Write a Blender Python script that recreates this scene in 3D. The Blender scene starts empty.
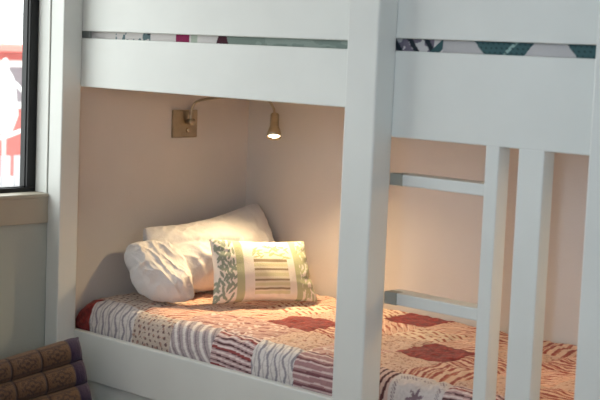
import bpy, bmesh, math, random
import numpy as np
from mathutils import Vector, Matrix
random.seed(4)
SC = bpy.context.scene
C = SC.collection

# ------------------------------------------------------------------ camera
F_PX = 1410.18
yaw, pit, rol = math.radians(43.1675), math.radians(6.2038), math.radians(2.36658)
Fw = Vector((-math.sin(yaw)*math.cos(pit), math.cos(yaw)*math.cos(pit), -math.sin(pit)))
Rt = Vector((math.cos(yaw), math.sin(yaw), 0))
Up = Rt.cross(Fw)
cr, sr = math.cos(rol), math.sin(rol)
cam_d = bpy.data.cameras.new('camera')
cam = bpy.data.objects.new('camera', cam_d)
C.objects.link(cam)
ax = Rt*cr + Up*sr
ay = Up*cr - Rt*sr
az = -Fw
M = Matrix(((ax.x, ay.x, az.x, 3.78389), (ax.y, ay.y, az.y, -2.81095), (ax.z, ay.z, az.z, 1.45), (0, 0, 0, 1)))
cam.matrix_world = M
cam_d.sensor_width = 36
cam_d.lens = F_PX/600*36
cam_d.clip_start = 0.05
cam_d.dof.use_dof = True
cam_d.dof.focus_distance = 4.5
cam_d.dof.aperture_fstop = 5.6
SC.camera = cam

# ------------------------------------------------------------------ world, lights, exposure
SC.view_settings.view_transform = 'Standard'
SC.view_settings.look = 'None'
SC.view_settings.exposure = 0.0
SC.view_settings.gamma = 1.0
SC.view_settings.use_curve_mapping = False
w = bpy.data.worlds.new('sky')
SC.world = w
w.use_nodes = True
nt = w.node_tree
bg = nt.nodes['Background']
bg.inputs[0].default_value = (0.97, 0.985, 1.0, 1)
bg.inputs[1].default_value = 4.1


def area(name, loc, direction, sx, sy, power, col, portal=False, spread=None):
    d = bpy.data.lights.new(name, 'AREA')
    d.shape = 'RECTANGLE'
    d.size, d.size_y = sx, sy
    d.energy = power
    d.color = col
    if portal:
        d.cycles.is_portal = True
    if spread:
        d.spread = spread
    o = bpy.data.objects.new(name, d)
    C.objects.link(o)
    o.location = loc
    o.rotation_euler = Vector(direction).to_track_quat('-Z', 'Y').to_euler()
    return o


area('sky_portal', (-0.16, -1.0, 1.52), (1, 0, 0), 2.0, 1.18, 1, (1, 1, 1), portal=True)
# daylight coming in at the room's other windows (behind the camera)
area('daylight_window_rear', (4.15, -3.63, 1.65), (-2.3, 3.6, -0.1), 0.12, 1.3, 6.6, (0.50, 0.76, 1.0), spread=math.radians(64))

# ------------------------------------------------------------------ helpers


def s2l(c):
    c = np.asarray(c, float)/255.0
    return np.where(c <= 0.04045, c/12.92, ((c+0.055)/1.055)**2.4)


def col(r, g, b):
    return tuple(s2l((r, g, b))) + (1,)


def mat(name, rgb, rough=0.6, metal=0.0, noise=0.0, nscale=8, bump=0.0, bscale=60, coat=0.0, sheen=0.0):
    m = bpy.data.materials.new(name)
    m.use_nodes = True
    n = m.node_tree
    p = n.nodes['Principled BSDF']
    p.inputs['Base Color'].default_value = col(*rgb)
    p.inputs['Roughness'].default_value = rough
    p.inputs['Metallic'].default_value = metal
    p.inputs['Coat Weight'].default_value = coat
    p.inputs['Sheen Weight'].default_value = sheen
    tc = n.nodes.new('ShaderNodeTexCoord')
    if noise:
        t = n.nodes.new('ShaderNodeTexNoise')
        t.inputs['Scale'].default_value = nscale
        t.inputs['Detail'].default_value = 4
        n.links.new(tc.outputs['Object'], t.inputs['Vector'])
        r = n.nodes.new('ShaderNodeValToRGB')
        a = np.array(rgb, float)
        r.color_ramp.elements[0].color = col(*np.clip(a*(1-noise), 0, 255))
        r.color_ramp.elements[1].color = col(*np.clip(a*(1+noise), 0, 255))
        r.color_ramp.elements[0].position = .3
        r.color_ramp.elements[1].position = .7
        n.links.new(t.outputs['Fac'], r.inputs['Fac'])
        n.links.new(r.outputs['Color'], p.inputs['Base Color'])
    if bump:
        t = n.nodes.new('ShaderNodeTexNoise')
        t.inputs['Scale'].default_value = bscale
        t.inputs['Detail'].default_value = 3
        n.links.new(tc.outputs['Object'], t.inputs['Vector'])
        b = n.nodes.new('ShaderNodeBump')
        b.inputs['Strength'].default_value = bump
        b.inputs['Distance'].default_value = 0.01
        n.links.new(t.outputs['Fac'], b.inputs['Height'])
        n.links.new(b.outputs['Normal'], p.inputs['Normal'])
    return m


def attr_mat(name, rough=0.85, bump=0.25, bscale=220, sheen=0.1):
    m = mat(name, (200, 200, 200), rough, bump=bump, bscale=bscale, sheen=sheen)
    n = m.node_tree
    a = n.nodes.new('ShaderNodeAttribute')
    a.attribute_name = 'pattern'
    n.links.new(a.outputs['Color'], n.nodes['Principled BSDF'].inputs['Base Color'])
    return m


def link(o, parent=None):
    C.objects.link(o)
    if parent:
        o.parent = parent
    return o


def empty(name, label, cat, loc=(0, 0, 0), group=None):
    o = bpy.data.objects.new(name, None)
    o.empty_display_size = .1
    o.location = loc
    tag(o, label, cat, group)
    return link(o)


def tag(o, label, cat, group=None):
    o['label'] = label
    o['category'] = cat
    if group:
        o['group'] = group
    return o


def mk(name, bm, m, parent=None, smooth=False):
    """bmesh in world coordinates -> one object; relative to its parent Empty."""
    me = bpy.data.meshes.new(name)
    if parent is not None:
        off = Vector((0, 0, 0))
        q = parent
        while q:
            off += q.location
            q = q.parent
        bmesh.ops.translate(bm, verts=bm.verts, vec=-off)
    bmesh.ops.recalc_face_normals(bm, faces=bm.faces)
    bm.to_mesh(me)
    bm.free()
    me.materials.append(m)
    if smooth:
        for p in me.polygons:
            p.use_smooth = True
    o = bpy.data.objects.new(name, me)
    return link(o, parent)


def box(bm, x0, x1, y0, y1, z0, z1, bev=0.0, seg=2):
    r = bmesh.ops.create_cube(bm, size=1)
    vs = r['verts']
    bmesh.ops.scale(bm, vec=(x1-x0, y1-y0, z1-z0), verts=vs)
    bmesh.ops.translate(bm, vec=((x0+x1)/2, (y0+y1)/2, (z0+z1)/2), verts=vs)
    if bev:
        es = list({e for v in vs for e in v.link_edges})
        bmesh.ops.bevel(bm, geom=es, offset=bev, segments=seg, affect='EDGES', profile=.5)


def bx(name, x0, x1, y0, y1, z0, z1, m, parent=None, bev=0.003):
    bm = bmesh.new()
    box(bm, x0, x1, y0, y1, z0, z1, bev)
    return mk(name, bm, m, parent)


def struct(o):
    o['kind'] = 'structure'
    return o


def ring_loft(bm, rings, cap=True):
    """rings: list of lists of Vectors with equal count"""
    vr = [[bm.verts.new(p) for p in r] for r in rings]
    n = len(vr[0])
    for a, b in zip(vr[:-1], vr[1:]):
        for i in range(n):
            bm.faces.new((a[i], a[(i+1) % n], b[(i+1) % n], b[i]))
    if cap:
        bm.faces.new(vr[0][::-1])
        bm.faces.new(vr[-1])


def tube(bm, pts, rad, n=12):
    pts = [Vector(p) for p in pts]
    rings = []
    ref = Vector((0.31, 0.77, 0.55)).normalized()
    for i, p in enumerate(pts):
        t = (pts[min(i+1, len(pts)-1)] - pts[max(i-1, 0)]).normalized()
        u = t.cross(ref).normalized()
        v = t.cross(u)
        r = rad[i] if isinstance(rad, (list, tuple)) else rad
        rings.append([p + (u*math.cos(2*math.pi*k/n) + v*math.sin(2*math.pi*k/n))*r for k in range(n)])
    ring_loft(bm, rings)


def lathe(bm, prof, origin, axis, n=32):
    """prof: list of (distance along axis, radius)"""
    axis = Vector(axis).normalized()
    u = axis.orthogonal().normalized()
    v = axis.cross(u)
    o = Vector(origin)
    rings = [[o + axis*d + (u*math.cos(2*math.pi*k/n) + v*math.sin(2*math.pi*k/n))*max(r, 1e-4) for k in range(n)] for d, r in prof]
    ring_loft(bm, rings)


def spline(ctrl, n=12):
    ctrl = [Vector(c) for c in ctrl]
    P = [ctrl[0]*2-ctrl[1]] + ctrl + [ctrl[-1]*2-ctrl[-2]]
    out = []
    for i in range(1, len(P)-2):
        for k in range(n):
            t = k/n
            a, b, c, d = P[i-1:i+3]
            out.append(.5*((2*b)+(c-a)*t+(2*a-5*b+4*c-d)*t*t+(3*b-a-3*c+d)*t*t*t))
    out.append(ctrl[-1])
    return out


_rng = np.random.RandomState(7)
_G = _rng.rand(256, 256)


def vnoise(x, y, s=1.0, oct=1):
    x = np.asarray(x, float)/s
    y = np.asarray(y, float)/s
    tot = 0
    amp = 1
    nrm = 0
    for o in range(oct):
        xi = np.floor(x).astype(int)
        yi = np.floor(y).astype(int)
        fx = x-xi
        fy = y-yi
        fx = fx*fx*(3-2*fx)
        fy = fy*fy*(3-2*fy)
        g = lambda a, b: _G[(a+17*o) % 256, (b+31*o) % 256]
        v = (g(xi, yi)*(1-fx)+g(xi+1, yi)*fx)*(1-fy)+(g(xi, yi+1)*(1-fx)+g(xi+1, yi+1)*fx)*fy
        tot = tot+amp*v
        nrm += amp
        amp *= .5
        x = x*2
        y = y*2
    return tot/nrm


def grid_object(name, X, Y, Z, colr, m, parent=None, closed_u=False):
    """X,Y,Z: (nu,nv) arrays in world coordinates, colr: (nu,nv,3) linear colours"""
    nu, nv = X.shape
    co = np.stack([X, Y, Z], -1).reshape(-1, 3)
    if parent is not None:
        q = parent
        while q:
            co = co-np.array(q.location)
            q = q.parent
    idx = np.arange(nu*nv).reshape(nu, nv)
    a = idx[:-1, :-1].ravel()
    b = idx[1:, :-1].ravel()
    c = idx[1:, 1:].ravel()
    d = idx[:-1, 1:].ravel()
    fc = np.stack([a, b, c, d], -1)
    me = bpy.data.meshes.new(name)
    me.vertices.add(len(co))
    me.vertices.foreach_set('co', co.ravel())
    me.loops.add(fc.size)
    me.loops.foreach_set('vertex_index', fc.ravel())
    me.polygons.add(len(fc))
    me.polygons.foreach_set('loop_start', np.arange(0, fc.size, 4))
    me.polygons.foreach_set('loop_total', np.full(len(fc), 4))
    me.update(calc_edges=True)
    me.polygons.foreach_set('use_smooth', np.ones(len(fc), bool))
    if colr is not None:
        at = me.color_attributes.new('pattern', 'FLOAT_COLOR', 'POINT')
        cc = np.ones((nu*nv, 4))
        cc[:, :3] = colr.reshape(-1, 3)
        at.data.foreach_set('color', cc.ravel())
    me.materials.append(m)
    me.validate()
    o = bpy.data.objects.new(name, me)
    return link(o, parent)


# ------------------------------------------------------------------ materials
M_wall = mat('wall_paint', (210, 202, 195), .9, noise=.015, nscale=3, bump=.06, bscale=120)
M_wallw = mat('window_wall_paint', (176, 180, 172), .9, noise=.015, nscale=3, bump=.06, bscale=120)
M_ceil = mat('ceiling_paint', (225, 224, 220), .9, bump=.05, bscale=100)
M_bed = mat('white_bed_paint', (222, 224, 219), .42, noise=.012, nscale=5, bump=.04, bscale=35)
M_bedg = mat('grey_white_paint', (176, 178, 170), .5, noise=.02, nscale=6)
M_rung_end = mat('rung_end_grey', (152, 152, 142), .5)  # darker grey used on the rung end blocks
M_sill = mat('sill_paint', (176, 167, 150), .5, noise=.02, nscale=6)
M_black = mat('black_aluminium', (14, 14, 16), .4, metal=.3)
M_nickel = mat('brushed_bronze_metal', (184, 170, 146), .36, metal=1.0, noise=.05, nscale=30)
M_white = mat('white_cotton', (214, 209, 207), .9, bump=.2, bscale=160, sheen=.15)
M_matt = mat('mattress_ticking', (220, 216, 208), .9, bump=.2, bscale=120)
M_quilt = attr_mat('patchwork_cotton', bump=.5, bscale=150)
M_print = attr_mat('printed_cotton', bump=.25, bscale=260)
M_brocade = attr_mat('woven_brocade', rough=.8, bump=.5, bscale=260)
M_purple = mat('purple_cotton', (40, 23, 60), .85, bump=.3, bscale=200, sheen=.1)

mw = mat('oak_floor', (150, 112, 76), .45)
n = mw.node_tree
tcn = n.nodes.new('ShaderNodeTexCoord')
br = n.nodes.new('ShaderNodeTexBrick')
br.inputs['Scale'].default_value = 1
br.inputs['Brick Width'].default_value = 1.4
br.inputs['Row Height'].default_value = .12
br.inputs['Mortar Size'].default_value = .003
br.inputs['Color1'].default_value = col(156, 116, 78)
br.inputs['Color2'].default_value = col(138, 100, 66)
br.inputs['Mortar'].default_value = col(60, 42, 28)
n.links.new(tcn.outputs['Object'], br.inputs['Vector'])
n.links.new(br.outputs['Color'], n.nodes['Principled BSDF'].inputs['Base Color'])

# glass: clear pane, transparent with a fresnel reflection
mg = bpy.data.materials.new('window_glass')
mg.use_nodes = True
n = mg.node_tree
n.nodes.remove(n.nodes['Principled BSDF'])
tr = n.nodes.new('ShaderNodeBsdfTransparent')
tr.inputs[0].default_value = (.95, .97, .96, 1)
gl = n.nodes.new('ShaderNodeBsdfGlossy')
gl.inputs['Roughness'].default_value = .02
mx = n.nodes.new('ShaderNodeMixShader')
mx.inputs[0].default_value = .03      # coated glass, hardly any reflection
n.links.new(tr.outputs[0], mx.inputs[1])
n.links.new(gl.outputs[0], mx.inputs[2])
n.links.new(mx.outputs[0], n.nodes['Material Output'].inputs[0])

# ------------------------------------------------------------------ room shell
D = 0.918          # back wall
XR, YB, ZC = 5.2, -3.5, 2.55
struct(bx('floor', -.2, XR+.1, YB-.1, D+.1, -.1, 0, mw, bev=0))
struct(bx('ceiling', -.2, XR+.1, YB-.1, D+.1, ZC, ZC+.1, M_ceil, bev=0))
struct(bx('wall_back', -.12, XR, D, D+.1, 0, ZC, M_wall, bev=0))


def wall_holes(name, axis, t0, t1, u0, u1, z0, z1, holes, m):
    """wall spanning u0..u1 x z0..z1 with rectangular holes (u,u,z,z); axis 'x' = plane x const"""
    us = sorted({u0, u1, *[h[0] for h in holes], *[h[1] for h in holes]})
    zs = sorted({z0, z1, *[h[2] for h in holes], *[h[3] for h in holes]})
    bm = bmesh.new()
    for i in range(len(us)-1):
        for k in range(len(zs)-1):
            cu, cz = (us[i]+us[i+1])/2, (zs[k]+zs[k+1])/2
            if any(h[0] < cu < h[1] and h[2] < cz < h[3] for h in holes):
                continue
            if axis == 'x':
                box(bm, t0, t1, us[i], us[i+1], zs[k], zs[k+1])
            else:
                box(bm, us[i], us[i+1], t0, t1, zs[k], zs[k+1])
    bmesh.ops.remove_doubles(bm, verts=bm.verts, dist=1e-5)
    # inner coincident faces
    seen = {}
    kill = []
    for f in bm.faces:
        key = tuple(sorted(v.index for v in f.verts))
    bm.verts.index_update()
    for f in bm.faces:
        key = tuple(sorted(v.index for v in f.verts))
        if key in seen:
            kill += [f, seen[key]]
        seen[key] = f
    bmesh.ops.delete(bm, geom=list(set(kill)), context='FACES')
    return struct(mk(name, bm, m))


WZ0, WZ1 = .928, 2.12
wall_holes('wall_left', 'x', -.14, 0, YB, D, 0, ZC, [(-2.0, 0.0, WZ0, WZ1)], M_wallw)
# bunk alcove lining of the end wall: same pink-beige paint as the back wall
wall_holes('wall_right', 'x', XR, XR+.1, YB, D+.1, 0, ZC, [(-2.5, -1.3, 1.3, 2.2)], M_wall)
wall_holes('wall_front', 'y', YB-.1, YB, -.14, XR, 0, ZC, [(4.0, 4.3, .6, 2.3), (1.2, 2.6, 1.35, 2.15)], M_wall)
struct(bx('trim_1', -.001, .004, .074, D, 0, 1.36, M_wall, bev=0))
struct(bx('baseboard_left', 0, .015, YB, -.72, 0, .1, M_bed))
struct(bx('baseboard_right', XR-.015, XR, YB, D, 0, .1, M_bed))


def window_x(name, y0, y1, z0, z1, xo, xi, fw, m):
    bm = bmesh.new()
    box(bm, xo, xi, y0, y1, z0, z0+fw*.55, .002)
    box(bm, xo, xi, y0, y1, z1-fw, z1, .002)
    box(bm, xo, xi, y0, y0+fw, z0+fw*.55, z1-fw, .002)
    box(bm, xo, xi, y1-fw, y1, z0+fw*.55, z1-fw, .002)
    mid = (y0+y1)/2
    box(bm, xo, xi, mid-fw*.45, mid+fw*.45, z0+fw*.55, z1-fw, .002)
    o = struct(mk(name, bm, m))
    # inner sash rebate
    bm = bmesh.new()
    s = .003
    for a, b in ((y0+fw, mid-fw*.45), (mid+fw*.45, y1-fw)):
        zz0, zz1 = z0+fw*.55, z1-fw
        box(bm, xo+.006, xi-.012, a, a+s, zz0, zz1)
        box(bm, xo+.006, xi-.012, b-s, b, zz0, zz1)
        box(bm, xo+.006, xi-.012, a+s, b-s, zz0, zz0+s)
        box(bm, xo+.006, xi-.012, a+s, b-s, zz1-s, zz1)
    mk('sash', bm, m, o)
    bm = bmesh.new()
    for a, b in ((y0+fw, mid-fw*.45), (mid+fw*.45, y1-fw)):
        box(bm, xo+.018, xo+.022, a, b, z0+fw*.55, z1-fw)
    mk('pane', bm, mg, o)
    return o


win = window_x('window_1', -2.0, 0.0, WZ0, WZ1, -.105, -.062, .037, M_black)
# sill with its front apron
bm = bmesh.new()
box(bm, -.062, .012, -2.06, -.001, .921, .934, .003)
box(bm, 0.0, .009, -2.04, -.001, .836, .921, .002)
struct(mk('trim_2', bm, M_sill))
# white lining of the window reveal
struct(bx('trim_3', -.061, -.0005, -.004, .0005, .935, WZ1, M_bed, bev=0))

# ------------------------------------------------------------------ outside
M_red = mat('red_boards', (188, 104, 98), .8, noise=.06, nscale=2)
M_pink = mat('faded_red', (226, 130, 120), .8)
M_out = mat('outside_white', (236, 236, 234), .8)
M_grey = mat('grey_boards', (176, 176, 180), .8, noise=.08, nscale=2)
M_dark = mat('dark_glazing', (120, 110, 116), .3)
M_gravel = mat('pale_gravel', (176, 172, 166), .95, noise=.1, nscale=6)
gr = struct(bx('ground_outside', -20, -.2, -8, 16, -.6, -.5, M_gravel, bev=0))
gr.name = 'floor_outside'

hb = empty('red_house', 'red boarded building with a pale window outside beyond the fence', 'building', (-9.6, 6.4, -.5))
bx('wall', -11.5, -9.6, 2.5, 10.0, -.5, 1.26, M_red, hb)
bm = bmesh.new()
box(bm, -11.7, -9.35, 2.3, 10.2, 1.26, 1.34, .01)
mk('roof', bm, M_pink, hb)
for y0 in (5.2, 6.38, 7.5):
    wn = bx('window', -9.62, -9.57, y0, y0+.55, .62, 1.16, M_out, hb)
    bx('pane', -9.57, -9.56, y0+.07, y0+.48, .69, 1.09, M_dark, wn)

fn = empty('garden_fence', 'pale upright slat fence outside the black framed window', 'fence', (-5.5, 4, -.5))
for k in range(2):
    bx('rail', -5.53, -5.50, 2.0, 6.2, -.2+.45*k, -.12+.45*k, M_out, fn)
bm = bmesh.new()
for i in range(34):
    y = 2.0+i*.125
    box(bm, -5.50, -5.48, y, y+.085, -.5, .50, .004)
mk('slat_panel', bm, M_grey, fn)

hr = empty('handrail', 'curved white tube handrail above the fence outside the window', 'handrail', (-5.9, 4.0, -.5))
bm = bmesh.new()
tube(bm, spline([(-5.9, 3.2, 1.36), (-5.9, 3.8, 1.16), (-5.9, 4.1, 1.0), (-5.9, 4.22, .78), (-5.9, 4.25, .5), (-5.9, 4.25, -.5)], 8), .016)
mk('upper_tube', bm, M_out, hr, True)
bm = bmesh.new()
tube(bm, spline([(-5.9, 3.2, .66), (-5.9, 3.8, .60), (-5.9, 4.1, .66), (-5.9, 4.25, .72)], 8), .016)
mk('lower_tube', bm, M_out, hr, True)

sg = empty('garden_parasol', 'closed white parasol standing outside in front of the red building', 'parasol', (-7.4, 4.98, -.5))
bm = bmesh.new()
lathe(bm, [(0, .02), (1.0, .02), (1.02, .07), (1.2, .13), (1.45, .10), (1.55, .08), (1.62, .035), (1.72, .02), (1.73, .0)], (-7.4, 4.98, -.5), (0, 0, 1), 18)
mk('canopy', bm, M_out, sg, True)
bm = bmesh.new()
lathe(bm, [(0, .2), (.05, .2), (.07, .03), (.1, .0)], (-7.4, 4.98, -.5), (0, 0, 1), 18)
mk('base', bm, M_grey, sg, True)

# ------------------------------------------------------------------ bunk bed
P = .076
T = .026            # board thickness
bed = empty('bunk_bed', 'white painted built-in bunk bed with high boards and a fixed ladder', 'bunk bed', (1.05, .46, 0))
X0, X1 = .001, 2.157
bx('corner_post', .001, .069, 0, P, 0, 2.15, M_bed, bed, .004)
bx('front_post', 1.294, 1.401, 0, P, 0, 2.15, M_bed, bed, .005)
bx('front_post', 2.050, 2.157, 0, P, 0, 2.15, M_bed, bed, .005)
# right end panel closes the bed
bx('end_panel', 2.115, 2.145, P, D-.002, 0, 1.75, M_bed, bed, .002)
# lower bunk
bx('lower_side_rail', .004, 2.114, P, P+T, .318, .477, M_bed, bed, .004)
bx('base_panel', .004, 2.114, P+.014, P+T+.01, .02, .314, M_bed, bed, .003)
bx('lower_deck', .006, 2.112, P+T, D-.003, .33, .35, M_bedg, bed, .001)
bx('end_cleat', .006, .028, P+T, D-.003, .35, .45, M_bedg, bed, .001)
# upper bunk, left bay
bx('upper_side_rail', .003, 1.33, P, P+T, 1.290, 1.449, M_bed, bed, .003)
bx('guard_board', .003, 1.33, P, P+T, 1.4715, 1.78, M_bed, bed, .003)
# upper bunk, right bay: deeper board
bx('upper_side_rail', 1.36, 2.10, P, P+T, 1.222, 1.450, M_bed, bed, .003)
bx('guard_board', 1.36, 2.10, P, P+T, 1.4820, 1.78, M_bed, bed, .003)
bx('upper_deck', .003, 2.114, P+T, D-.003, 1.352, 1.372, M_bed, bed, .001)
bx('guard_cleat', .012, .072, P+T, P+T+.02, 1.372, 1.74, M_bedg, bed, .002)
bx('guard_cleat', 1.30, 1.36, P+T, P+T+.02, 1.372, 1.74, M_bedg, bed, .002)
# ladder: stile, second upright and two treads
bx('ladder_stile', 1.706, 1.746, P, P+.05, .0, 1.224, M_bed, bed, .003)
bx('ladder_stile', 1.805, 1.879, P, P+.048, .0, 1.224, M_bed, bed, .003)
for z0, z1 in ((1.095, 1.126), (.776, .808), (.457, .489)):
    rg = bx('ladder_rung', 1.401, 1.707, P+.001, P+.062, z0, z1, M_bed, bed, .003)
    bx('rung_end_block', 1.4005, 1.443, P-.0015, P+.03, z0-.001, z1+.0005, M_rung_end, rg, .002)  # darker grey block over the left end of the rung

# ------------------------------------------------------------------ mattresses
mt = bx('mattress', .035, 2.108, P+T+.018, D-.012, .351, .535, M_matt, None, .03)
tag(mt, 'thick foam mattress hidden beneath the red patchwork quilt on lower bunk', 'mattress')
um = bx('mattress', .078, 2.108, P+T+.026, D-.012, 1.374, 1.515, M_matt, None, .03)
tag(um, 'foam mattress lying on the upper bunk behind the high guard boards', 'mattress')

# upper quilt: wraps the upper mattress, its print shows through the slot between the boards
nu, nv = 760, 90
xs = np.linspace(.074, 2.110, nu)
prof = [(.098+P+T-P*0-.090, 1.385)]
yf = P+T+.010
prof = [(yf, 1.40), (yf-.002, 1.43), (yf-.003, 1.46), (yf, 1.50), (yf+.02, 1.53), (yf+.07, 1.54), (yf+.3, 1.545), (D-.01, 1.54)]
pc = np.array(prof)
ls = np.r_[0, np.cumsum(np.hypot(*np.diff(pc, axis=0).T))]
# denser sampling at the visible front
ss = np.r_[np.linspace(0, .14, 60), np.linspace(.15, ls[-1], 30)]
py = np.interp(ss, ls, pc[:, 0])
pz = np.interp(ss, ls, pc[:, 1])
U, S = np.meshgrid(xs, ss, indexing='ij')
Y = np.tile(py, (nu, 1))+.003*(vnoise(U, S, .05)-.5)
Z = np.tile(pz, (nu, 1))+.004*(vnoise(U, S+9, .09)-.5)
zz = Z-1.46
cl = np.zeros((nu, nv, 3))
white = s2l((226, 220, 216))
green = s2l((138, 152, 142))
teal = s2l((62, 96, 98))
dk = s2l((52, 44, 62))
cl[:] = white
pn = vnoise(U, S, .02, 2)
cl[(U < 1.30) & (U > .72)] = green
f = (U > .76) & (U < 1.3) & (vnoise(U*1.0, S*3, .05, 2) > .55)
cl[f] = s2l((156, 168, 158))
m_ = (U > .2) & (U < .37) & (pn > .45)
cl[m_] = s2l((104, 126, 130))
m_ = (U > .2) & (U < .37) & (pn > .62)
cl[m_] = s2l((60, 62, 70))
m_ = (U > .49) & (U < .553)
cl[m_] = s2l((150, 30, 84))
m_ = (U > .56) & (U < .59)
cl[m_] = s2l((186, 196, 180))
m_ = (abs(U-.70) < .022+.4*(-zz)) & (U > .66)
cl[m_] = s2l((74, 24, 40))
# right bay
m_ = (U > 1.30) & (U < 1.50) & (pn > .5)
cl[m_] = s2l((128, 118, 132))
m_ = (U > 1.30) & (U < 1.50) & (abs(((U-1.36+zz*.8) % .055)-.02) < .009)
cl[m_] = s2l((34, 44, 52))
m_ = (abs(U-1.515-zz*1.1) < .016)
cl[m_] = teal
dots = (np.hypot(((U+zz) % .016)-.008, ((zz) % .012)-.006) < .0028)
trap = ((U > 1.635-zz*1.0) & (U < 1.80-zz*(-.9)) & (U < 1.79+zz*.9) & (U > 1.65-zz*1.0))
cl[trap] = teal
gap_ = (abs(U-1.732-zz*1.1) < .006)
cl[gap_ & trap] = s2l((150, 178, 172))
t2 = (U > 1.925-zz*1.0)
cl[t2] = teal
cl[(trap | t2) & dots] = s2l((34, 58, 62))
rest = (U > 1.53) & ~trap & ~t2
cl[rest] = s2l((198, 192, 190))
uq = grid_object('bedspread', U, Y, Z, cl, M_print)
tag(uq, 'patterned teal, green and white quilt glimpsed through the upper board slot', 'quilt')

# ------------------------------------------------------------------ lower quilt
PX = np.array([-.05, .10, .325, .505, .690, .868, 1.045, 1.222, 1.400, 1.578, 1.756, 1.934, 2.2])
PY = np.array([0, .155, .335, .515, .695, .875, 1.3])      # arc length rows (row 0 hangs at the front)
nu, nv = 760, 330
xs = np.linspace(.030, 2.108, nu)
yq = P+T+.004
pc = np.array([(yq+.006, .43), (yq+.004, .455), (yq+.003, .49), (yq+.006, .52), (yq+.014, .545), (yq+.03, .561), (yq+.055, .570), (yq+.10, .574),
               (.30, .575), (.6, .574), (.85, .571), (D-.022, .566), (D-.012, .556), (D-.010, .52)])
ls = np.r_[0, np.cumsum(np.hypot(*np.diff(pc, axis=0).T))]
ss = np.linspace(0, ls[-1], nv)


def smooth_interp(s, l, v):
    y = np.interp(s, l, v)
    k = np.ones(7)/7
    z = np.convolve(np.pad(y, 3, 'edge'), k, 'valid')
    z[:3] = y[:3]
    z[-3:] = y[-3:]
    return z


py = smooth_interp(ss, ls, pc[:, 0])
pz = smooth_interp(ss, ls, pc[:, 1])
U, S = np.meshgrid(xs, ss, indexing='ij')
Y = np.tile(py, (nu, 1))
Z = np.tile(pz, (nu, 1))
# warped pattern coordinates: the patches are not perfectly straight
pu = U+.016*(vnoise(U, S, .22)-.5)+.008*(vnoise(U+3, S+5, .07)-.5)
psh = S-.0+.016*(vnoise(U+8, S+2, .22)-.5)+.008*(vnoise(U+13, S+1, .07)-.5)
psh = psh-.02           # hidden hem below the rail
ci = np.clip(np.searchsorted(PX, pu)-1, 0, len(PX)-2)
ri = np.clip(np.searchsorted(PY, psh)-1, 0, len(PY)-2)
lu = pu-PX[ci]
lv = psh-PY[ri]
wu = PX[ci+1]-PX[ci]
wv = PY[ri+1]-PY[ri]
K = {}
rows = [
    # col: 0    1    2    3    4    5    6    7    8    9    10   11
    ['red', 'wst', 'dot', 'gst', 'hst', 'wst', 'mst', 'dst', 'txt', 'hst', 'wst', 'dot'],
    ['dot', 'dot', 'pst', 'pnk', 'pnk', 'crk', 'pnk', 'crk', 'rst', 'crk', 'rst', 'pst'],
    ['red', 'pst', 'crk', 'pst', 'red', 'rst', 'crk', 'red', 'rst', 'pst', 'crk', 'rst'],
    ['pst', 'crk', 'pst', 'dsh', 'crk', 'pst', 'dsh', 'pst', 'crk', 'rst', 'pst', 'rst'],
    ['crk', 'pst', 'crk', 'pst', 'dsh', 'red', 'pst', 'rst', 'rst', 'pst', 'rst', 'crk'],
    ['pst', 'crk', 'dsh', 'crk', 'pst', 'crk', 'rst', 'pst', 'rst', 'rst', 'crk', 'rst'],
]
names = ['red', 'wst', 'dot', 'gst', 'hst', 'mst', 'dst', 'txt', 'pst', 'pnk', 'crk', 'rst', 'dsh']
kid = np.array([[names.index(k) for k in r] for r in rows])[ri, ci]
cl = np.zeros((nu, nv, 3))
n1 = vnoise(U, S, .012, 2)
n2 = vnoise(U+5, S+7, .03, 2)
rt = _rng.rand(len(rows), 12)[ri, ci]


def paint(kind, base, over, mask):
    m = kid == names.index(kind)
    cl[m] = s2l(base)
    for c_, mk_ in zip(over, mask):
        cl[m & mk_] = s2l(c_)


def stripes(coord, period, frac, off=0.0):
    return ((coord+off) % period) < period*frac


curve = lu*.9+.5*lv+.6*lu*lv/.18
paint('red', (134, 34, 30), [(112, 26, 26), (158, 54, 44)], [n1 < .38, n1 > .70])
paint('wst', (216, 208, 204), [(148, 140, 146), (186, 176, 176)], [stripes(lu+.006*np.sin(lv*90)+lv*.12, .036, .26), stripes(lu+lv*.12, .036, .16, .016)])
paint('dot', (198, 180, 166), [(112, 84, 84), (170, 130, 116)], [(np.hypot(((lu+.008*np.floor(lv/.018)) % .024)-.012, (lv % .018)-.009) < .0050) & (n1 > .35), n1 > .72])
paint('gst', (176, 160, 160), [(224, 214, 210), (136, 120, 126)], [stripes(lu+lv*.5+.02*np.sin(lv*16), .038, .34), stripes(lu+lv*.5+.02*np.sin(lv*16), .038, .14, .018)])
paint('hst', (186, 152, 152), [(78, 36, 42), (226, 208, 204), (146, 60, 60)], [stripes(lv+.08*lu, .0185, .24), stripes(lv+.08*lu, .0185, .26, .009), stripes(lv+.08*lu, .055, .14, .034)])
paint('mst', (160, 118, 120), [(212, 186, 182), (112, 62, 70)], [stripes(lv, .020, .30), stripes(lv, .040, .2, .014)])
paint('dst', (208, 178, 168), [(84, 40, 44)], [stripes(lu*.7-lv*.6+.5*lu*lv/.18, .020, .42)])
frame = (lu > .012) & (lu < wu-.012) & (lv > .012) & (lv < wv-.014)
edge = frame & ~((lu > .024) & (lu < wu-.024) & (lv > .024) & (lv < wv-.026))
flower = (np.hypot(lu-.09, (lv-.075)) < .020+.010*np.sin(6*np.arctan2(lv-.075, lu-.09)))
paint('txt', (212, 202, 198), [(130, 110, 116), (134, 110, 118)], [edge & stripes(lu+lv, .010, .4) & (n1 > .3), flower & (n1 > .3)])
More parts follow.
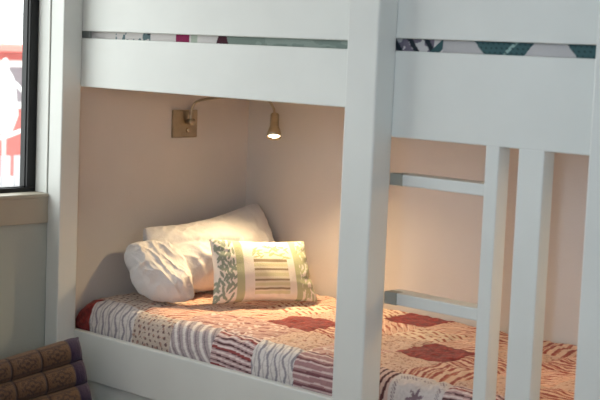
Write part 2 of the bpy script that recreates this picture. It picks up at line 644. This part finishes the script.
paint('pst', (222, 178, 154), [(168, 78, 58), (238, 208, 188)], [stripes(lu*.8+lv*(.7-1.4*(rt > .5))+.012*np.sin(lu*26), .0205, .34), stripes(lu*.8+lv*(.7-1.4*(rt > .5)), .0205, .2, .008)])
paint('pnk', (200, 158, 146), [(152, 92, 86), (228, 206, 196)], [stripes(lu*.5-lv*.75+.01*np.sin(lu*30), .034, .22), n1 > .68])
paint('crk', (210, 178, 158), [(148, 88, 72), (206, 168, 146)], [abs(n1-.5) < .035, abs(n2-.5) < .03])
paint('rst', (218, 184, 160), [(146, 58, 44), (176, 102, 80)], [stripes(lu*(.9*(rt < .5)+.25)+lv*(.9*(rt >= .5)+.3)+.014*np.sin(lu*22+lv*9), .030, .42), stripes(lu*(.9*(rt < .5)+.25)+lv*(.9*(rt >= .5)+.3), .060, .12, .024)])
paint('dsh', (226, 200, 176), [(168, 92, 66)], [stripes(lu*.4+lv*.8, .022, .38) & stripes(lu*.8-lv*.4, .05, .7)])
# thread-scale mottling and the seams between patches
cl *= (0.93+.14*vnoise(U+2, S+4, .006)[..., None])
seam = np.minimum(np.minimum(lu, wu-lu), np.minimum(lv, wv-lv))
# relief
puff = .004*(1-np.exp(-seam/.012))
rel = puff+.009*(vnoise(U, S, .10, 2)-.5)+.008*(vnoise(U+4, S+4, .030)-.5)+.003*(vnoise(U*1.0, S*1.0, .012)-.5)
# end of the quilt rounds off at the left, above the mattress end
e = np.clip((U-.030)/.06, 0, 1)
drop = .045*(1-np.sqrt(np.clip(1-(1-e)**2, 0, 1)))
top = np.clip((Z-.50)/.06, 0, 1)
Z = Z+rel*top-drop*top
Y = Y+(-rel*.8)*(1-top)*np.clip((Z-.47)/.03, 0, 1)
Y = np.minimum(Y, D-.008)
qo = grid_object('patchwork_quilt', U, Y, Z, cl, M_quilt)
tag(qo, 'red, white and rust patchwork quilt covering the lower bunk mattress', 'quilt')

# ------------------------------------------------------------------ pillows


def pillow(name, TL, TR, BL, BR, thick, m, parent=None, nu=90, nv=60, pinch=.06, paint_fn=None, wr=.006, wseed=0, nrm=None, lump=.0, power=.42, bulge=None, dip=None, rnd=0, crumple=0, crmask=None, ragged=0):
    TL, TR, BL, BR = [np.array(q, float) for q in (TL, TR, BL, BR)]
    u = np.linspace(0, 1, nu)
    v_ = np.linspace(0, 1, nv)
    Ug, Vg = np.meshgrid(u, v_, indexing='ij')
    cu = Ug+pinch*np.sin(np.pi*Vg)*(.5-Ug)*2*np.abs(2*Ug-1)**2*.5
    cv = Vg+pinch*1.3*np.sin(np.pi*Ug)*(.5-Vg)*2*np.abs(2*Vg-1)**2*.5
    base = (TL[None, None]*((1-cu)*cv)[..., None]+TR*(cu*cv)[..., None]+BL*((1-cu)*(1-cv))[..., None]+BR*(cu*(1-cv))[..., None])
    N = np.cross(TR+BR-TL-BL, TL+TR-BL-BR)
    N /= np.linalg.norm(N)
    if N[0] < 0:
        N = -N
    if dip is not None:
        base[..., 2] += dip(Ug, Vg)
    if rnd:
        cen = (TL+TR+BL+BR)/4
        kk = rnd*(np.abs(2*Ug-1)**3*np.abs(2*Vg-1)**3)
        base = base*(1-kk[..., None])+cen*kk[..., None]
    if ragged:
        ce = (TL+TR+BL+BR)/4
        an = np.arctan2(Vg-.5, Ug-.5)
        rg = ragged*(vnoise(np.cos(an)*1.5+5, np.sin(an)*1.5+5, .55, 2)-.5)*2*np.clip(np.hypot(Ug-.5, Vg-.5)*2, 0, 1)**3
        base = base+(base-ce)*rg[..., None]
    pf = (np.clip(4*Ug*(1-Ug), 0, 1)**power)*(np.clip(4*Vg*(1-Vg), 0, 1)**power)
    w_ = np.linalg.norm(TR-TL)
    h_ = np.linalg.norm(TL-BL)
    objs = []
    XX = []
    for sgn in (1, -1):
        th = thick*.5*pf*(1 if sgn > 0 else .75)
        nz = wr*(vnoise(Ug*w_+wseed, Vg*h_+sgn*3, .06, 2)-.5)*2+lump*(vnoise(Ug*w_+wseed+4, Vg*h_+sgn*5, .16)-.5)*2
        # creases radiating from the corners/edges
        er = np.minimum(np.minimum(Ug, 1-Ug)*w_, np.minimum(Vg, 1-Vg)*h_)
        al = np.where(np.minimum(Ug, 1-Ug)*w_ < np.minimum(Vg, 1-Vg)*h_, Vg*h_, Ug*w_)
        cre = .004*np.sin(al*150+wseed*3+5*vnoise(al, er, .05))*np.exp(-er/.03)*np.clip(er/.01, 0, 1)
        if crumple:
            xr, yr = Ug*w_*.8+Vg*h_*.6, -Ug*w_*.6+Vg*h_*.8
            r1 = 1-np.abs(2*vnoise(xr*.55+wseed+sgn, yr*1.3+2, .055)-1)
            r2 = 1-np.abs(2*vnoise(xr*1.2+wseed+5, yr*.6+sgn, .038)-1)
            r3 = 1-np.abs(2*vnoise(xr+wseed+1, yr+7, .017)-1)
            cz = (r1**2*.6+r2**2*.4+r3*.16-.45)*crumple*(crmask(Ug, Vg) if crmask else 1)
            nz = nz+cz
        b = 0 if bulge is None else bulge(Ug, Vg)*(1 if sgn > 0 else .0)
        dsp = sgn*(th+b*pf)+(nz+cre)*np.clip(pf*1.5, 0, 1)*sgn
        XX.append(base+N*dsp[..., None])
    colr = paint_fn(Ug, Vg, w_, h_) if paint_fn else np.ones((nu, nv, 3))*.8
    # one closed sheet: front then back mirrored, joined along the four sides
    co = np.concatenate([XX[0].reshape(-1, 3), XX[1].reshape(-1, 3)])
    cc = np.concatenate([colr.reshape(-1, 3)]*2)
    idx = np.arange(nu*nv).reshape(nu, nv)
    def quads(ix, flip):
        q = np.stack([ix[:-1, :-1].ravel(), ix[1:, :-1].ravel(), ix[1:, 1:].ravel(), ix[:-1, 1:].ravel()], -1)
        return q[:, ::-1] if flip else q
    fc = np.concatenate([quads(idx, False), quads(idx+nu*nv, True)])
    me = bpy.data.meshes.new(name)
    off = np.zeros(3)
    q = parent
    while q:
        off += np.array(q.location)
        q = q.parent
    me.from_pydata((co-off).tolist(), [], fc.tolist())
    at = me.color_attributes.new('pattern', 'FLOAT_COLOR', 'POINT')
    c4 = np.ones((len(co), 4))
    c4[:, :3] = cc
    at.data.foreach_set('color', c4.ravel())
    bm = bmesh.new()
    bm.from_mesh(me)
    bmesh.ops.remove_doubles(bm, verts=bm.verts, dist=1e-5)
    bmesh.ops.recalc_face_normals(bm, faces=bm.faces)
    bm.to_mesh(me)
    bm.free()
    me.polygons.foreach_set('use_smooth', np.ones(len(me.polygons), bool))
    me.materials.append(m)
    o = bpy.data.objects.new(name, me)
    return link(o, parent)


def big_bulge(u, v):
    # heavy lower left lobe, sagging fold line from the upper left to the middle
    fold = np.exp(-((v-(.62-.42*np.clip(u-.18, 0, 1)))/.05)**2)*(u > .12)*(u < .62)
    lobe = np.exp(-((u-.32)/.28)**2-((v-.26)/.3)**2)
    return .05*lobe-.022*fold


pil = pillow('bed_pillow', (.090, .325, .812), (.090, .905, .872), (.255, .225, .590), (.270, .885, .590), .15, M_white, wr=.007, wseed=2, lump=.014, pinch=.05, bulge=big_bulge, nu=150, nv=110,
             dip=lambda u, v: -.025*np.sin(np.pi*u**.8)**1.4*v**3, rnd=.06, crumple=.022, crmask=lambda u, v: .35+.65*np.exp(-((u-.1)/.35)**2-((v-.2)/.5)**2))
tag(pil, 'large plump white bed pillow leaning on the end wall of lower bunk', 'pillow')


def hem_bulge(u, v):
    # two deep folds running down the loose cloth
    r1 = np.exp(-((u-(.30+.25*(1-v)))/.10)**2)
    r2 = np.exp(-((u-(.72+.10*np.sin(3*v)))/.12)**2)
    g1 = np.exp(-((u-(.50+.2*(1-v)))/.05)**2)
    return .028*r1+.026*r2-.022*g1


# loose open end of the pillowcase at the left
flap = pillow('pillowcase_hem', (.140, .208, .758), (.205, .400, .766), (.245, .190, .606), (.395, .330, .594), .10, M_white, parent=pil, wr=.010, wseed=11, lump=.018, pinch=-.04, nu=150, nv=150, power=.5,
              rnd=.10, crumple=.030, ragged=.13)


def leaf_paint(Ug, Vg, w_, h_):
    colr = np.ones(Ug.shape+(3,))*s2l((236, 226, 214))
    x = Ug*w_
    y = Vg*h_
    sage = s2l((148, 156, 138))
    olive = s2l((184, 184, 146))
    beige = s2l((206, 188, 140))
    rr = np.random.RandomState(3)
    side = (Ug < .20) | (Ug > .84)
    # sprigs of narrow leaves
    lm = np.zeros(Ug.shape, bool)
    for x0, x1 in ((0.0, .20*w_), (.84*w_, w_)):
        for i in range(82):
            cx, cy = rr.uniform(x0, x1), rr.uniform(0, h_)
            a = rr.choice([.9, 2.2, 1.5])+rr.uniform(-.25, .25)
            dx = (x-cx)*math.cos(a)+(y-cy)*math.sin(a)
            dy = -(x-cx)*math.sin(a)+(y-cy)*math.cos(a)
            lm |= ((dx/.014)**2+(dy/.0042)**2) < 1
    colr[side & lm] = np.where((Ug[side & lm] > .5)[:, None], olive, sage)
    band = ((Ug > .20) & (Ug < .275)) | ((Ug > .785) & (Ug < .84))
    colr[band] = olive
    # embroidered sprays above the striped label
    em = np.zeros(Ug.shape, bool)
    for i in range(34):
        cx, cy = rr.uniform(.38*w_, .74*w_), rr.uniform(.64*h_, .86*h_)
        a = rr.uniform(-.9, .9)
        dx = (x-cx)*math.cos(a)+(y-cy)*math.sin(a)
        dy = -(x-cx)*math.sin(a)+(y-cy)*math.cos(a)
        em |= ((dx/.012)**2+(dy/.0028)**2) < 1
    colr[em] = beige
    pan = (Ug > .37) & (Ug < .71) & (Vg > .08) & (Vg < .64)
    colr[pan] = s2l((228, 218, 194))
    for k, (v0, t) in enumerate(((.60, .018), (.46, .011), (.30, .011), (.16, .011))):
        colr[(Ug > .37) & (Ug < .71) & (abs(Vg-v0) < t*1.3)] = s2l((158, 138, 108))
    for v0 in (.53, .38, .23, .10):
        colr[(Ug > .37) & (Ug < .71) & (abs(Vg-v0) < .024)] = s2l((216, 208, 168))
    return colr


cus = pillow('throw_cushion', (.368, .395, .797), (.478, .742, .778), (.440, .352, .592), (.592, .700, .588), .105, M_print, nu=230, nv=130, wr=.003, wseed=5, pinch=.07, paint_fn=leaf_paint, power=.36)
tag(cus, 'small oblong cushion with sage leaf print, green bands and striped centre', 'cushion')

# ------------------------------------------------------------------ reading lamp
lamp = empty('wall_lamp', 'bronze gooseneck reading lamp switched on, fixed to the end wall of lower bunk', 'lamp', (.004, .598, 1.157))
pl = bx('wall_plate', .0045, .016, .532, .648, 1.108, 1.208, M_nickel, lamp, .003)
bm = bmesh.new()
lathe(bm, [(0, .008), (.006, .008), (.008, .006), (.009, .0)], (.016, .600, 1.135), (1, 0, 0), 20)
mk('switch', bm, mat('polished_nickel', (220, 205, 180), .2, metal=1), pl, True)
bm = bmesh.new()
lathe(bm, [(0, .010), (.02, .010), (.022, .013), (.03, .013), (.032, .008)], (.016, .598, 1.166), (1, 0, 0), 20)
tube(bm, [(.036, .598, 1.155), (.036, .598, 1.19), (.036, .598, 1.20)], [.0085, .0085, .005])
mk('swivel_joint', bm, M_nickel, lamp, True)
HD = Vector((.383, .670, 1.212))          # top of the head
axis = Vector((.34, -.34, -.88)).normalized()
bm = bmesh.new()
tube(bm, spline([(.036, .598, 1.195), (.038, .600, 1.218), (.050, .610, 1.239), (.09, .628, 1.252), (.15, .642, 1.260), (.22, .652, 1.270), (.29, .660, 1.277), (.345, .668, 1.264), (.372, .672, 1.237), tuple(HD-axis*.0)], 10), .0048, 12)
mk('gooseneck_arm', bm, M_nickel, lamp, True)
bm = bmesh.new()
lathe(bm, [(-.006, .004), (-.004, .013), (.0, .015), (.045, .0155), (.052, .019), (.072, .0245), (.085, .0255), (.0845, .0235), (.070, .021), (.069, .0)], HD, axis, 36)
hd = mk('lamp_head', bm, M_nickel, lamp, True)
mb = bpy.data.materials.new('lit_bulb')
mb.use_nodes = True
pb = mb.node_tree.nodes['Principled BSDF']
pb.inputs['Emission Color'].default_value = (1, .80, .52, 1)
pb.inputs['Emission Strength'].default_value = 9
bm = bmesh.new()
lathe(bm, [(.0712, .0), (.0712, .0205), (.076, .0225), (.0795, .018), (.081, .0)], HD, axis, 28)
mk('bulb_lens', bm, mb, hd, True)
sp = bpy.data.lights.new('reading_light', 'SPOT')
sp.energy = 31
sp.color = (1.0, .75, .42)
sp.spot_size = math.radians(146)
sp.spot_blend = .95
sp.shadow_soft_size = .02
so = bpy.data.objects.new('reading_light', sp)
C.objects.link(so)
so.location = HD+axis*.088
so.rotation_euler = axis.to_track_quat('-Z', 'Y').to_euler()

# a second lamp of the same kind on the back wall at the right end, hidden from the door side by the post
lamp2 = lamp.copy()
C.objects.link(lamp2)
lamp2.location = (1.93, .914, 1.157)
lamp2.rotation_euler = (0, 0, -math.pi/2)
tag(lamp2, 'bronze gooseneck reading lamp on the back wall behind the right front post', 'lamp')
for ch in [o for o in C.objects if o.parent == lamp]:
    c1 = ch.copy()
    C.objects.link(c1)
    c1.parent = lamp2
    for g in [o for o in C.objects if o.parent == ch]:
        c2 = g.copy()
        C.objects.link(c2)
        c2.parent = c1
s2 = so.copy()
s2.data = sp.copy()
s2.data.energy = 6
s2.data.color = (1.0, .64, .34)
C.objects.link(s2)
dl = so.location-Vector((.004, .598, 1.157))
s2.location = Vector((1.93+dl.y, .914-dl.x, 1.157+dl.z))
s2.rotation_euler = Vector((axis.y, -axis.x, axis.z)).to_track_quat('-Z', 'Y').to_euler()

# ------------------------------------------------------------------ triangular floor cushion
tc = empty('triangle_cushion', 'brown and purple brocade triangle cushion standing before the bunk near window wall', 'cushion', (.27, -.36, 0))
AP = np.array([.252, .500])
BR_ = np.array([.445, .02])
BL_ = np.array([.062, .02])
Y0, Y1 = -.70, -.055
NR = 7


def roll_mesh(a, b, side):
    """one stuffed roll on a sloping face, from profile point a to b (x,z), running along y"""
    a = np.array(a)
    b = np.array(b)
    d = b-a
    L_ = np.linalg.norm(d)
    nrm = np.array([d[1], -d[0]])/L_
    if nrm[0]*side < 0:
        nrm = -nrm
    ny, nk = 260, 16
    yy = np.linspace(Y0, Y1, ny)
    tt = np.linspace(0, 1, nk)
    Yg, Tg = np.meshgrid(yy, tt, indexing='ij')
    cellp = .112
    cy = (Y1-.05-Yg)
    lc = (cy % cellp)/cellp
    div = np.minimum(lc, 1-lc)*cellp
    endd = np.minimum(Yg-Y0, Y1-Yg)
    prof_ = np.sin(np.pi*Tg)**.55
    bul = .024*prof_*(1-.22*np.exp(-div/.006))*np.clip(endd/.02, 0, 1)**.5
    # outward bulge plus an inner backing so the roll has a body of its own
    X_ = a[0]+d[0]*Tg+nrm[0]*bul
    Z_ = a[1]+d[1]*Tg+nrm[1]*bul
    X2 = a[0]+d[0]*Tg[:, ::-1]-nrm[0]*.006
    Z2 = a[1]+d[1]*Tg[:, ::-1]-nrm[1]*.006
    Xf = np.concatenate([X_, X2, X_[:, :1]], 1)
    Zf = np.concatenate([Z_, Z2, Z_[:, :1]], 1)
    Yf = np.concatenate([Yg, Yg, Yg[:, :1]], 1)
    tp = 1-.16*np.clip((Y1-Yf)/(Y1-Y0), 0, 1)
    Zf = Zf*tp
    gold = s2l((88, 62, 42))
    dark = s2l((48, 26, 28))
    pur = s2l((40, 23, 60))
    colr = np.ones(Xf.shape+(3,))*gold
    T3 = np.concatenate([Tg, Tg*0, Tg[:, :1]*0], 1)
    C3 = np.concatenate([lc, lc, lc[:, :1]], 1)
    D3 = np.concatenate([div, div, div[:, :1]], 1)
    ex = (C3-.5)*cellp
    ez = (T3-.5)*.09
    rad = np.hypot(ex*1.0, ez*1.2)
    ang = np.arctan2(ez, ex)
    mot = (abs(rad-.024-.005*np.cos(4*ang)) < .004) | (rad < .009) | ((abs(rad-.037) < .003) & (np.sin(8*ang) > 0))
    colr[mot] = dark
    colr[(abs(T3-.12) < .035) | (abs(T3-.88) < .035)] = dark*.8+gold*.2
    colr[D3 < .005] = dark*.8
    colr[(Yf > Y1-.05) | (Yf < Y0+.05)] = pur
    return Xf, Yf, Zf, colr


for side, B in ((1, BR_), (-1, BL_)):
    for k in range(NR):
        a = AP+(B-AP)*(k/NR)
        b = AP+(B-AP)*((k+1)/NR)
        X_, Y_, Z_, c_ = roll_mesh(a, b, side)
        grid_object('roll', X_, Y_, Z_, c_, M_brocade, tc)
for yy, nm in ((Y1-.004, 'end_panel'), (Y0, 'end_panel')):
    bm = bmesh.new()
    ring_loft(bm, [[Vector((AP[0], y, AP[1]*(1 if yy > -.3 else .84))), Vector((BR_[0], y, BR_[1])), Vector((BL_[0], y, BL_[1]))] for y in (yy, yy+.004)])
    mk(nm, bm, M_purple, tc)
bx('base_panel', .07, .437, Y0+.01, Y1-.01, .0, .02, M_purple, tc, .004)
lamp['group'] = lamp2['group'] = 'reading lamps in the lower bunk'
mt['group'] = um['group'] = 'bunk mattresses'
